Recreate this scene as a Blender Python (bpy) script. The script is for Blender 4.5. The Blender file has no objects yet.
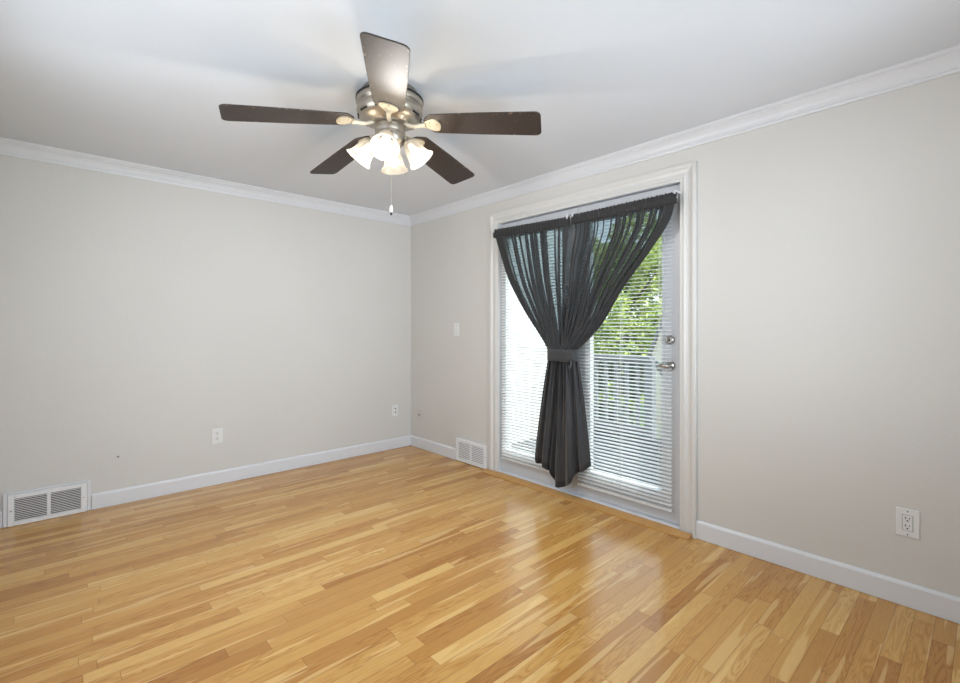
import bpy, bmesh, math, random
from mathutils import Vector, Matrix
random.seed(7)
PI = math.pi
scene = bpy.context.scene
COL = scene.collection

# ------------------------------------------------------------------ camera
cam_d = bpy.data.cameras.new('camera')
cam_d.sensor_width = 36.0
cam_d.lens = 36.0 * 468 / 960
cam_d.shift_y = -13.5 / 960
cam_d.clip_start = 0.02
cam = bpy.data.objects.new('camera', cam_d)
COL.objects.link(cam)
cam.location = (0, 0, 1.22)
cam.rotation_euler = (PI/2, 0, math.radians(-42.56))
scene.camera = cam

# ------------------------------------------------------------------ view, world, sun, fill lights
scene.view_settings.view_transform = 'Standard'
scene.view_settings.look = 'None'
scene.view_settings.gamma = 1
scene.view_settings.use_curve_mapping = False
scene.view_settings.exposure = 0.22

SKY_STRENGTH = 2.6
SUN_ENERGY = 6.0
FILL_1_POWER = 19
FILL_2_POWER = 7.5
SHADE_EMISSION = 0.42
BULB_POWER = 8.5

w = bpy.data.worlds.new('sky')
scene.world = w
w.use_nodes = True
wn = w.node_tree.nodes; wl = w.node_tree.links
wn.clear()
wo = wn.new('ShaderNodeOutputWorld'); wb = wn.new('ShaderNodeBackground')
tc = wn.new('ShaderNodeTexCoord'); sx = wn.new('ShaderNodeSeparateXYZ'); cr = wn.new('ShaderNodeValToRGB')
wl.new(tc.outputs['Generated'], sx.inputs[0]); wl.new(sx.outputs['Z'], cr.inputs[0])
cr.color_ramp.elements[0].position = 0.0; cr.color_ramp.elements[0].color = (0.92, 0.96, 1.0, 1)
cr.color_ramp.elements[1].position = 0.6; cr.color_ramp.elements[1].color = (0.62, 0.80, 1.0, 1)
wl.new(cr.outputs[0], wb.inputs[0]); wb.inputs[1].default_value = SKY_STRENGTH
wl.new(wb.outputs[0], wo.inputs[0])

def light(name, kind, loc, rot, energy, **kw):
    d = bpy.data.lights.new(name, kind); d.energy = energy
    for k, v in kw.items(): setattr(d, k, v)
    o = bpy.data.objects.new(name, d); COL.objects.link(o)
    o.location = loc; o.rotation_euler = rot
    return o
sun = light('sun', 'SUN', (0, 0, 10), (0, 0, 0), SUN_ENERGY, angle=math.radians(1.0), color=(1, .95, .86))
sun.rotation_euler = Vector((-0.28, 0.50, -0.78)).to_track_quat('-Z', 'Y').to_euler()
# fill lights added at two made-up windows behind the camera
light('fill_behind', 'AREA', (1.35, -0.36, 1.42), (-PI/2, 0, PI), FILL_1_POWER, shape='RECTANGLE', size=1.9, size_y=1.25, color=(.77, .885, 1), spread=math.radians(105))
light('fill_near', 'AREA', (-0.40, 1.75, 1.42), (PI/2, 0, -PI/2), FILL_2_POWER, shape='RECTANGLE', size=1.9, size_y=1.25, color=(.76, .88, 1))

# ------------------------------------------------------------------ material helpers
def lin(c):
    r = []
    for v in c:
        v /= 255.0
        r.append(v/12.92 if v <= .04045 else ((v+.055)/1.055)**2.4)
    return (*r, 1)
def newmat(name):
    m = bpy.data.materials.new(name); m.use_nodes = True
    nt = m.node_tree
    return m, nt.nodes, nt.links, nt.nodes['Principled BSDF']
def simple(name, rgb, rough=.5, metal=0, var=.03, scale=8, bump=0, bscale=60, coat=0):
    m, n, l, p = newmat(name)
    c = lin(rgb)
    t = n.new('ShaderNodeTexCoord')
    nz = n.new('ShaderNodeTexNoise'); nz.inputs['Scale'].default_value = scale; nz.inputs['Detail'].default_value = 3
    l.new(t.outputs['Object'], nz.inputs['Vector'])
    mx = n.new('ShaderNodeMix'); mx.data_type = 'RGBA'
    mx.inputs['A'].default_value = tuple(x*(1-var) for x in c[:3]) + (1,)
    mx.inputs['B'].default_value = tuple(min(1, x*(1+var)) for x in c[:3]) + (1,)
    l.new(nz.outputs['Fac'], mx.inputs['Factor']); l.new(mx.outputs['Result'], p.inputs['Base Color'])
    p.inputs['Roughness'].default_value = rough; p.inputs['Metallic'].default_value = metal
    p.inputs['Coat Weight'].default_value = coat
    if bump:
        b = n.new('ShaderNodeBump'); b.inputs['Strength'].default_value = bump; b.inputs['Distance'].default_value = .004
        n2 = n.new('ShaderNodeTexNoise'); n2.inputs['Scale'].default_value = bscale; n2.inputs['Detail'].default_value = 2
        l.new(t.outputs['Object'], n2.inputs['Vector']); l.new(n2.outputs['Fac'], b.inputs['Height'])
        l.new(b.outputs['Normal'], p.inputs['Normal'])
    return m

def wall_mat(name, rgb, patch=.25):
    m, n, l, p = newmat(name)
    c = lin(rgb)
    t = n.new('ShaderNodeTexCoord')
    nz = n.new('ShaderNodeTexNoise'); nz.inputs['Scale'].default_value = 1.3; nz.inputs['Detail'].default_value = 5
    l.new(t.outputs['Object'], nz.inputs['Vector'])
    mx = n.new('ShaderNodeMix'); mx.data_type = 'RGBA'
    mx.inputs['A'].default_value = tuple(x*.96 for x in c[:3]) + (1,)
    mx.inputs['B'].default_value = tuple(min(1, x*1.04) for x in c[:3]) + (1,)
    l.new(nz.outputs['Fac'], mx.inputs['Factor']); l.new(mx.outputs['Result'], p.inputs['Base Color'])
    p.inputs['Roughness'].default_value = .55
    # orange peel plus knock-down blobs in patches
    n2 = n.new('ShaderNodeTexNoise'); n2.inputs['Scale'].default_value = 95; n2.inputs['Detail'].default_value = 2
    l.new(t.outputs['Object'], n2.inputs['Vector'])
    n3 = n.new('ShaderNodeTexNoise'); n3.inputs['Scale'].default_value = 17; n3.inputs['Detail'].default_value = 3; n3.inputs['Distortion'].default_value = 1.2
    l.new(t.outputs['Object'], n3.inputs['Vector'])
    r3 = n.new('ShaderNodeMapRange'); r3.inputs[1].default_value = .60; r3.inputs[2].default_value = .66
    l.new(n3.outputs['Fac'], r3.inputs[0])
    n4 = n.new('ShaderNodeTexNoise'); n4.inputs['Scale'].default_value = 1.6
    l.new(t.outputs['Object'], n4.inputs['Vector'])
    r4 = n.new('ShaderNodeMapRange'); r4.inputs[1].default_value = .45; r4.inputs[2].default_value = .65
    l.new(n4.outputs['Fac'], r4.inputs[0])
    mu = n.new('ShaderNodeMath'); mu.operation = 'MULTIPLY'; l.new(r3.outputs[0], mu.inputs[0]); l.new(r4.outputs[0], mu.inputs[1])
    ma = n.new('ShaderNodeMath'); ma.operation = 'MULTIPLY_ADD'; l.new(mu.outputs[0], ma.inputs[0]); ma.inputs[1].default_value = patch; l.new(n2.outputs['Fac'], ma.inputs[2])
    b = n.new('ShaderNodeBump'); b.inputs['Strength'].default_value = .22; b.inputs['Distance'].default_value = .003
    l.new(ma.outputs[0], b.inputs['Height']); l.new(b.outputs['Normal'], p.inputs['Normal'])
    return m

def math_node(n, l, op, a, b=None, c=None):
    m = n.new('ShaderNodeMath'); m.operation = op
    for i, v in enumerate((a, b, c)):
        if v is None: continue
        if isinstance(v, (int, float)): m.inputs[i].default_value = v
        else: l.new(v, m.inputs[i])
    return m.outputs[0]

def floor_mat():
    m, n, l, p = newmat('oak_strip_floor')
    t = n.new('ShaderNodeTexCoord'); s = n.new('ShaderNodeSeparateXYZ'); l.new(t.outputs['Object'], s.inputs[0])
    X, Y = s.outputs['X'], s.outputs['Y']
    W = .0627
    yr = math_node(n, l, 'DIVIDE', math_node(n, l, 'SUBTRACT', Y, .717), W)
    row = math_node(n, l, 'FLOOR', yr)
    fy = math_node(n, l, 'FRACT', yr)
    wr = n.new('ShaderNodeTexWhiteNoise'); wr.noise_dimensions = '1D'; l.new(row, wr.inputs['W'])
    ws = n.new('ShaderNodeSeparateColor'); l.new(wr.outputs['Color'], ws.inputs[0])
    L = math_node(n, l, 'MULTIPLY_ADD', ws.outputs[1], .60, .45)
    xs = math_node(n, l, 'MULTIPLY_ADD', ws.outputs[0], 9.0, X)
    xd = math_node(n, l, 'DIVIDE', math_node(n, l, 'ADD', xs, 20.0), L)
    pid = math_node(n, l, 'FLOOR', xd); fx = math_node(n, l, 'FRACT', xd)
    cb = n.new('ShaderNodeCombineXYZ'); l.new(row, cb.inputs[0]); l.new(pid, cb.inputs[1])
    wp = n.new('ShaderNodeTexWhiteNoise'); wp.noise_dimensions = '2D'; l.new(cb.outputs[0], wp.inputs['Vector'])
    wsp = n.new('ShaderNodeSeparateColor'); l.new(wp.outputs['Color'], wsp.inputs[0])
    # grain, offset by plank
    g = n.new('ShaderNodeCombineXYZ')
    l.new(math_node(n, l, 'MULTIPLY_ADD', wsp.outputs[0], 37.0, math_node(n, l, 'MULTIPLY', X, 2.6)), g.inputs[0])
    l.new(math_node(n, l, 'MULTIPLY_ADD', wsp.outputs[1], 53.0, math_node(n, l, 'MULTIPLY', Y, 26.0)), g.inputs[1])
    l.new(math_node(n, l, 'MULTIPLY', wsp.outputs[2], 11.0), g.inputs[2])
    gn = n.new('ShaderNodeTexNoise'); gn.inputs['Scale'].default_value = 1.0; gn.inputs['Detail'].default_value = 2; gn.inputs['Distortion'].default_value = .6
    l.new(g.outputs[0], gn.inputs['Vector'])
    rings = math_node(n, l, 'FRACT', math_node(n, l, 'MULTIPLY', gn.outputs['Fac'], 9.0))
    rings = math_node(n, l, 'ABSOLUTE', math_node(n, l, 'SUBTRACT', rings, .5))      # 0..0.5
    figured = math_node(n, l, 'GREATER_THAN', wsp.outputs[2], .40)
    g2 = n.new('ShaderNodeCombineXYZ')
    l.new(math_node(n, l, 'MULTIPLY', X, 5.0), g2.inputs[0]); l.new(math_node(n, l, 'MULTIPLY', Y, 260.0), g2.inputs[1]); l.new(wsp.outputs[1], g2.inputs[2])
    fn = n.new('ShaderNodeTexNoise'); fn.inputs['Scale'].default_value = 1.0; fn.inputs['Detail'].default_value = 3
    l.new(g2.outputs[0], fn.inputs['Vector'])
    base = n.new('ShaderNodeValToRGB'); e = base.color_ramp.elements
    e[0].position = 0; e[0].color = lin((182, 129, 64))
    e[1].position = 1; e[1].color = lin((226, 186, 116))
    for pos, c in ((.2, (195, 144, 76)), (.5, (205, 156, 86)), (.75, (213, 166, 94)), (.9, (220, 176, 104))):
        x = e.new(pos); x.color = lin(c)
    l.new(wp.outputs['Value'], base.inputs[0])
    mul = n.new('ShaderNodeMix'); mul.data_type = 'RGBA'; mul.blend_type = 'MULTIPLY'
    l.new(base.outputs[0], mul.inputs['A']); mul.inputs['B'].default_value = (.66, .50, .34, 1)
    rf = math_node(n, l, 'MULTIPLY', math_node(n, l, 'POWER', math_node(n, l, 'MULTIPLY', rings, 2.0), 2.0), math_node(n, l, 'MULTIPLY_ADD', figured, .50, .22))
    l.new(rf, mul.inputs['Factor'])
    mul2 = n.new('ShaderNodeMix'); mul2.data_type = 'RGBA'; mul2.blend_type = 'MULTIPLY'
    l.new(mul.outputs['Result'], mul2.inputs['A']); mul2.inputs['B'].default_value = (.72, .60, .46, 1)
    l.new(math_node(n, l, 'MULTIPLY', fn.outputs['Fac'], .55), mul2.inputs['Factor'])
    # pale sapwood streaks along the plank
    g3 = n.new('ShaderNodeCombineXYZ')
    l.new(math_node(n, l, 'MULTIPLY_ADD', wsp.outputs[1], 19.0, math_node(n, l, 'MULTIPLY', X, 1.3)), g3.inputs[0])
    l.new(math_node(n, l, 'MULTIPLY', Y, 21.0), g3.inputs[1]); l.new(math_node(n, l, 'MULTIPLY', wsp.outputs[0], 31.0), g3.inputs[2])
    sn = n.new('ShaderNodeTexNoise'); sn.inputs['Scale'].default_value = 1.0; sn.inputs['Detail'].default_value = 1.5
    l.new(g3.outputs[0], sn.inputs['Vector'])
    sr_ = n.new('ShaderNodeMapRange'); sr_.inputs[1].default_value = .60; sr_.inputs[2].default_value = .625; l.new(sn.outputs['Fac'], sr_.inputs[0])
    sap = n.new('ShaderNodeMix'); sap.data_type = 'RGBA'; l.new(mul2.outputs['Result'], sap.inputs['A']); sap.inputs['B'].default_value = lin((234, 197, 132))
    l.new(math_node(n, l, 'MULTIPLY', sr_.outputs[0], .5), sap.inputs['Factor'])
    mul2 = sap
    # seams
    dy = math_node(n, l, 'MULTIPLY', math_node(n, l, 'MINIMUM', fy, math_node(n, l, 'SUBTRACT', 1.0, fy)), W)
    dx = math_node(n, l, 'MULTIPLY', math_node(n, l, 'MINIMUM', fx, math_node(n, l, 'SUBTRACT', 1.0, fx)), L)
    d = math_node(n, l, 'MINIMUM', dy, dx)
    mr = n.new('ShaderNodeMapRange'); mr.inputs[1].default_value = .0004; mr.inputs[2].default_value = .0016
    l.new(d, mr.inputs[0])
    seam = math_node(n, l, 'SUBTRACT', 1.0, mr.outputs[0])
    mul3 = n.new('ShaderNodeMix'); mul3.data_type = 'RGBA'
    l.new(mul2.outputs['Result'], mul3.inputs['A']); mul3.inputs['B'].default_value = lin((110, 66, 26))
    l.new(math_node(n, l, 'MULTIPLY', seam, .62), mul3.inputs['Factor'])
    l.new(mul3.outputs['Result'], p.inputs['Base Color'])
    rn = n.new('ShaderNodeTexNoise'); rn.inputs['Scale'].default_value = 3
    l.new(t.outputs['Object'], rn.inputs['Vector'])
    rr = n.new('ShaderNodeMapRange'); rr.inputs[3].default_value = .14; rr.inputs[4].default_value = .28
    l.new(rn.outputs['Fac'], rr.inputs[0]); l.new(rr.outputs[0], p.inputs['Roughness'])
    b = n.new('ShaderNodeBump'); b.inputs['Strength'].default_value = .25; b.inputs['Distance'].default_value = .002
    h = math_node(n, l, 'ADD', math_node(n, l, 'MULTIPLY', mr.outputs[0], .6), math_node(n, l, 'MULTIPLY', wp.outputs['Value'], .25))
    l.new(h, b.inputs['Height']); l.new(b.outputs['Normal'], p.inputs['Normal'])
    return m

def cloth_mat(name, rgb, see):
    m, n, l, p = newmat(name)
    out = n['Material Output']
    p.inputs['Base Color'].default_value = lin(rgb); p.inputs['Roughness'].default_value = .62
    p.inputs['Sheen Weight'].default_value = .25
    t = n.new('ShaderNodeTexCoord')
    nz = n.new('ShaderNodeTexNoise'); nz.inputs['Scale'].default_value = 14; nz.inputs['Detail'].default_value = 4
    l.new(t.outputs['Object'], nz.inputs['Vector'])
    mx = n.new('ShaderNodeMix'); mx.data_type = 'RGBA'
    c = lin(rgb); mx.inputs['A'].default_value = tuple(x*.85 for x in c[:3])+(1,); mx.inputs['B'].default_value = tuple(x*1.15 for x in c[:3])+(1,)
    l.new(nz.outputs['Fac'], mx.inputs['Factor']); l.new(mx.outputs['Result'], p.inputs['Base Color'])
    if see:
        tr = n.new('ShaderNodeBsdfTransparent'); tr.inputs[0].default_value = (.78, .93, 1, 1)
        ms = n.new('ShaderNodeMixShader'); ms.inputs[0].default_value = see
        l.new(p.outputs[0], ms.inputs[1]); l.new(tr.outputs[0], ms.inputs[2]); l.new(ms.outputs[0], out.inputs[0])
    return m

def glass_mat():
    m, n, l, p = newmat('clear_glass'); out = n['Material Output']
    tr = n.new('ShaderNodeBsdfTransparent'); tr.inputs[0].default_value = (.95, .98, .97, 1)
    gl = n.new('ShaderNodeBsdfGlossy'); gl.inputs['Roughness'].default_value = .02
    lw = n.new('ShaderNodeLayerWeight'); lw.inputs[0].default_value = .5
    fr = math_node(n, l, 'MULTIPLY_ADD', math_node(n, l, 'POWER', lw.outputs['Facing'], 5.0), .9, .03)   # Schlick reflectance
    ms = n.new('ShaderNodeMixShader'); l.new(fr, ms.inputs[0]); l.new(tr.outputs[0], ms.inputs[1]); l.new(gl.outputs[0], ms.inputs[2])
    l.new(ms.outputs[0], out.inputs[0])
    return m

def shade_mat():
    m, n, l, p = newmat('frosted_lamp_glass')
    p.inputs['Base Color'].default_value = (.16, .15, .135, 1); p.inputs['Roughness'].default_value = .35
    t = n.new('ShaderNodeTexCoord'); g = n.new('ShaderNodeSeparateXYZ'); l.new(t.outputs['Object'], g.inputs[0])
    nz = n.new('ShaderNodeTexNoise'); nz.inputs['Scale'].default_value = 25
    l.new(t.outputs['Object'], nz.inputs['Vector'])
    mr = n.new('ShaderNodeMapRange'); mr.inputs[3].default_value = SHADE_EMISSION*.85; mr.inputs[4].default_value = SHADE_EMISSION*1.15
    l.new(nz.outputs['Fac'], mr.inputs[0])
    p.inputs['Emission Color'].default_value = (1, .90, .74, 1)
    l.new(mr.outputs[0], p.inputs['Emission Strength'])
    tr = n.new('ShaderNodeBsdfTransparent'); tr.inputs[0].default_value = (1, .95, .86, 1)
    ms = n.new('ShaderNodeMixShader'); ms.inputs[0].default_value = .38
    l.new(p.outputs[0], ms.inputs[1]); l.new(tr.outputs[0], ms.inputs[2]); l.new(ms.outputs[0], n['Material Output'].inputs[0])
    return m

def blade_mat():
    m, n, l, p = newmat('dark_worn_fan_blade')
    t = n.new('ShaderNodeTexCoord')
    mp = n.new('ShaderNodeMapping'); mp.inputs['Scale'].default_value = (4, 40, 40); l.new(t.outputs['Object'], mp.inputs[0])
    nz = n.new('ShaderNodeTexNoise'); nz.inputs['Scale'].default_value = 1.5; nz.inputs['Detail'].default_value = 5; l.new(mp.outputs[0], nz.inputs['Vector'])
    mx = n.new('ShaderNodeMix'); mx.data_type = 'RGBA'; mx.inputs['A'].default_value = lin((15, 9, 6)); mx.inputs['B'].default_value = lin((46, 28, 19))
    l.new(nz.outputs['Fac'], mx.inputs['Factor'])
    # chips and dust along the long edges
    s = n.new('ShaderNodeSeparateXYZ'); l.new(t.outputs['Object'], s.inputs[0])
    ay = math_node(n, l, 'ABSOLUTE', s.outputs['Y'])
    e = n.new('ShaderNodeMapRange'); e.inputs[1].default_value = .055; e.inputs[2].default_value = .088; l.new(ay, e.inputs[0])
    sp = n.new('ShaderNodeTexNoise'); sp.inputs['Scale'].default_value = 70; sp.inputs['Detail'].default_value = 4; l.new(t.outputs['Object'], sp.inputs['Vector'])
    th = math_node(n, l, 'GREATER_THAN', math_node(n, l, 'MULTIPLY_ADD', e.outputs[0], .10, sp.outputs['Fac']), .69)
    m2 = n.new('ShaderNodeMix'); m2.data_type = 'RGBA'; l.new(mx.outputs['Result'], m2.inputs['A']); m2.inputs['B'].default_value = lin((150, 128, 106))
    l.new(math_node(n, l, 'MULTIPLY', th, .6), m2.inputs['Factor'])
    l.new(m2.outputs['Result'], p.inputs['Base Color'])
    p.inputs['Roughness'].default_value = .57; p.inputs['Specular IOR Level'].default_value = .95
    return m

def leaf_mat(name, a, b, hole=0):
    m, n, l, p = newmat(name)
    t = n.new('ShaderNodeTexCoord'); nz = n.new('ShaderNodeTexNoise'); nz.inputs['Scale'].default_value = 5; nz.inputs['Detail'].default_value = 6
    l.new(t.outputs['Object'], nz.inputs['Vector'])
    mr = n.new('ShaderNodeMapRange'); mr.inputs[1].default_value = .35; mr.inputs[2].default_value = .65; l.new(nz.outputs['Fac'], mr.inputs[0])
    mx = n.new('ShaderNodeMix'); mx.data_type = 'RGBA'; mx.inputs['A'].default_value = lin(a); mx.inputs['B'].default_value = lin(b)
    l.new(mr.outputs[0], mx.inputs['Factor']); l.new(mx.outputs['Result'], p.inputs['Base Color'])
    p.inputs['Roughness'].default_value = .6
    return m

def slat_mat():
    m, n, l, p = newmat('white_vinyl_slat')
    t = n.new('ShaderNodeTexCoord'); nz = n.new('ShaderNodeTexNoise'); nz.inputs['Scale'].default_value = 6
    l.new(t.outputs['Object'], nz.inputs['Vector'])
    mx = n.new('ShaderNodeMix'); mx.data_type = 'RGBA'; mx.inputs['A'].default_value = (.86, .87, .88, 1); mx.inputs['B'].default_value = (.90, .91, .92, 1)
    l.new(nz.outputs['Fac'], mx.inputs['Factor']); l.new(mx.outputs['Result'], p.inputs['Base Color']); p.inputs['Roughness'].default_value = .4
    tr = n.new('ShaderNodeBsdfTranslucent'); tr.inputs[0].default_value = (.95, .95, .93, 1)
    ms = n.new('ShaderNodeMixShader'); ms.inputs[0].default_value = .40
    l.new(p.outputs[0], ms.inputs[1]); l.new(tr.outputs[0], ms.inputs[2]); l.new(ms.outputs[0], n['Material Output'].inputs[0])
    return m

def siding_mat():
    m, n, l, p = newmat('beige_lap_siding')
    t = n.new('ShaderNodeTexCoord'); s = n.new('ShaderNodeSeparateXYZ'); l.new(t.outputs['Object'], s.inputs[0])
    f = math_node(n, l, 'FRACT', math_node(n, l, 'DIVIDE', s.outputs['Z'], .15))
    b = n.new('ShaderNodeBump'); b.inputs['Strength'].default_value = .8; b.inputs['Distance'].default_value = .01
    l.new(f, b.inputs['Height']); l.new(b.outputs['Normal'], p.inputs['Normal'])
    p.inputs['Base Color'].default_value = lin((214, 204, 184)); p.inputs['Roughness'].default_value = .7
    return m

def deck_mat():
    m, n, l, p = newmat('grey_deck_boards')
    t = n.new('ShaderNodeTexCoord'); s = n.new('ShaderNodeSeparateXYZ'); l.new(t.outputs['Object'], s.inputs[0])
    q = math_node(n, l, 'DIVIDE', s.outputs['X'], .14)
    f = math_node(n, l, 'FRACT', q)
    wv = n.new('ShaderNodeTexWhiteNoise'); wv.noise_dimensions = '1D'; l.new(math_node(n, l, 'FLOOR', q), wv.inputs['W'])
    mx = n.new('ShaderNodeMix'); mx.data_type = 'RGBA'; mx.inputs['A'].default_value = lin((36, 40, 44)); mx.inputs['B'].default_value = lin((48, 52, 56))
    l.new(wv.outputs['Value'], mx.inputs['Factor'])
    g = math_node(n, l, 'LESS_THAN', f, .05)
    m2 = n.new('ShaderNodeMix'); m2.data_type = 'RGBA'; l.new(mx.outputs['Result'], m2.inputs['A']); m2.inputs['B'].default_value = lin((30, 30, 30)); l.new(g, m2.inputs['Factor'])
    l.new(m2.outputs['Result'], p.inputs['Base Color']); p.inputs['Roughness'].default_value = .8; p.inputs['Specular IOR Level'].default_value = .15
    return m

M = dict(
    wall=wall_mat('greige_wall_paint', (209, 207, 203)),
    ceil=wall_mat('white_ceiling_paint', (221, 226, 233), .15),
    trim=simple('white_trim_paint', (219, 221, 225), .32, var=.015),
    casing=simple('offwhite_casing_paint', (212, 211, 208), .35, var=.015),
    door=simple('grey_white_door_paint', (198, 200, 204), .35, var=.015),
    floor=floor_mat(),
    oak=simple('oak_reducer_strip', (192, 146, 88), .4, var=.18, scale=14),
    plastic=simple('white_plastic', (226, 227, 226), .35, var=.01),
    plate_painted=simple('painted_over_plate', (205, 202, 197), .45, var=.02),
    metalwhite=simple('white_enamel_steel', (232, 233, 235), .35, var=.01),
    dark=simple('dark_slot', (26, 26, 28), .8),
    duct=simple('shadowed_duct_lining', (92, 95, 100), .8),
    nickel=simple('brushed_nickel', (176, 168, 156), .32, metal=.85, var=.06, scale=30),
    iron=simple('antique_cream_bracket', (206, 196, 176), .4, metal=.35, var=.12, scale=40),
    chrome=simple('satin_nickel_hardware', (170, 168, 164), .22, metal=1, var=.03),
    slat=slat_mat(),
    cord=simple('white_cord', (225, 225, 222), .8),
    cloth=cloth_mat('charcoal_curtain_cloth', (36, 37, 40), .20),
    cloth2=cloth_mat('charcoal_doubled_cloth', (22, 22, 24), 0),
    cloth3=cloth_mat('charcoal_gathered_cloth', (44, 45, 48), 0),
    clear=simple('milky_plastic', (215, 217, 220), .25, var=.02),
    glass=glass_mat(), shade=shade_mat(), blade=blade_mat(),
    leaf=leaf_mat('yellow_green_leaves', (104, 134, 52), (216, 222, 122)),
    leaf2=leaf_mat('mid_green_leaves', (40, 84, 34), (104, 146, 66)),
    hedge=leaf_mat('dark_hedge_leaves', (18, 34, 20), (52, 78, 44)),
    bark=simple('brown_bark', (84, 70, 58), .9, var=.3, scale=20),
    lawn=simple('lawn_grass', (92, 118, 62), .9, var=.3, scale=4),
    siding=siding_mat(), deck=deck_mat(),
    railm=simple('grey_painted_railing', (112, 114, 118), .6, var=.05),
    whitewall=simple('white_exterior_paint', (240, 240, 238), .6, var=.02),
    roof=simple('grey_shingle_roof', (112, 110, 110), .9, var=.2, scale=12),
)
bulb_m, n_, l_, p_ = newmat('lit_bulb'); p_.inputs['Emission Color'].default_value = (1, .93, .8, 1); p_.inputs['Emission Strength'].default_value = 10
M['bulb'] = bulb_m

# ------------------------------------------------------------------ mesh helpers
def link(name, bm, mats, parent=None, smooth=False, bevel=0, loc=None, rot=None):
    me = bpy.data.meshes.new(name)
    bmesh.ops.recalc_face_normals(bm, faces=bm.faces[:])
    bm.to_mesh(me); bm.free()
    if not isinstance(mats, (list, tuple)): mats = [mats]
    for x in mats: me.materials.append(x)
    if smooth:
        for f in me.polygons: f.use_smooth = True
    o = bpy.data.objects.new(name, me); COL.objects.link(o)
    if parent: o.parent = parent
    if loc is not None: o.location = loc
    if rot is not None: o.rotation_euler = rot
    if bevel:
        b = o.modifiers.new('bevel', 'BEVEL'); b.width = bevel; b.segments = 2; b.limit_method = 'ANGLE'
    return o
def box(bm, x0, x1, y0, y1, z0, z1, mi=0):
    v = [bm.verts.new((x, y, z)) for x in (x0, x1) for y in (y0, y1) for z in (z0, z1)]
    for q in ((0,1,3,2),(4,6,7,5),(0,4,5,1),(2,3,7,6),(0,2,6,4),(1,5,7,3)):
        f = bm.faces.new([v[i] for i in q]); f.material_index = mi
    return v
def tube(bm, p0, p1, r0, r1=None, seg=12, cap=True):
    r1 = r0 if r1 is None else r1
    p0, p1 = Vector(p0), Vector(p1); d = (p1-p0).normalized()
    a = d.orthogonal().normalized(); b = d.cross(a)
    A = [bm.verts.new(p0 + (a*math.cos(2*PI*i/seg) + b*math.sin(2*PI*i/seg))*r0) for i in range(seg)]
    B = [bm.verts.new(p1 + (a*math.cos(2*PI*i/seg) + b*math.sin(2*PI*i/seg))*r1) for i in range(seg)]
    for i in range(seg):
        j = (i+1) % seg; bm.faces.new((A[i], A[j], B[j], B[i]))
    if cap: bm.faces.new(A[::-1]); bm.faces.new(B)
def pathtube(bm, pts, r, seg=8):
    pts = [Vector(p) for p in pts]; rings = []
    rad = r if isinstance(r, (list, tuple)) else [r]*len(pts)
    for i, p in enumerate(pts):
        d = (pts[min(i+1, len(pts)-1)] - pts[max(i-1, 0)]).normalized()
        if i == 0: a = d.orthogonal().normalized()
        else: a = (a - d*a.dot(d)).normalized()
        b = d.cross(a)
        rings.append([bm.verts.new(p + (a*math.cos(2*PI*k/seg)+b*math.sin(2*PI*k/seg))*rad[i]) for k in range(seg)])
    for A, B in zip(rings, rings[1:]):
        for k in range(seg):
            j = (k+1) % seg; bm.faces.new((A[k], A[j], B[j], B[k]))
    bm.faces.new(rings[0][::-1]); bm.faces.new(rings[-1])
def lathe(bm, prof, seg=40, mat=None, closed=False):
    mat = mat or Matrix.Identity(4); rings = []
    for r, z in prof:
        if r < 1e-6: rings.append([bm.verts.new(mat @ Vector((0, 0, z)))])
        else: rings.append([bm.verts.new(mat @ Vector((r*math.cos(2*PI*k/seg), r*math.sin(2*PI*k/seg), z))) for k in range(seg)])
    prs = list(zip(rings, rings[1:]))
    if closed: prs.append((rings[-1], rings[0]))
    for A, B in prs:
        for k in range(seg):
            j = (k+1) % seg
            if len(A) == 1 and len(B) == 1: continue
            if len(A) == 1: bm.faces.new((A[0], B[j], B[k]))
            elif len(B) == 1: bm.faces.new((A[k], A[j], B[0]))
            else: bm.faces.new((A[k], A[j], B[j], B[k]))
def prism(bm, pts, z0, z1):
    A = [bm.verts.new((x, y, z0)) for x, y in pts]; B = [bm.verts.new((x, y, z1)) for x, y in pts]
    for i in range(len(pts)):
        j = (i+1) % len(pts); bm.faces.new((A[i], A[j], B[j], B[i]))
    bm.faces.new(A[::-1]); return bm.faces.new(B)
def loft(bm, secs):
    """closed polygon sections, each a list of points"""
    R = [[bm.verts.new(p) for p in s] for s in secs]; k = len(secs[0])
    for A, B in zip(R, R[1:]):
        for i in range(k):
            j = (i+1) % k; bm.faces.new((A[i], A[j], B[j], B[i]))
    bm.faces.new(R[0][::-1]); bm.faces.new(R[-1])
def struct(name, bm, mats, parent=None, **kw):
    o = link(name, bm, mats, parent, **kw)
    if parent is None: o['kind'] = 'structure'
    return o
def empty(name, loc=(0, 0, 0), rot=(0, 0, 0), size=.05):
    o = bpy.data.objects.new(name, None); COL.objects.link(o); o.location = loc; o.rotation_euler = rot; o.empty_display_size = size
    return o
def tag(o, label, cat, group=None, kind=None):
    o['label'] = label; o['category'] = cat
    if group: o['group'] = group
    if kind: o['kind'] = kind
    return o
def interp(pts, t):
    """pts: list of (t, a, b)"""
    for p, q in zip(pts, pts[1:]):
        if t <= q[0] + 1e-9:
            f = (t-p[0])/(q[0]-p[0]) if q[0] > p[0] else 0
            return tuple(p[i]+(q[i]-p[i])*f for i in range(1, len(p)))
    return tuple(pts[-1][1:])
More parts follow.
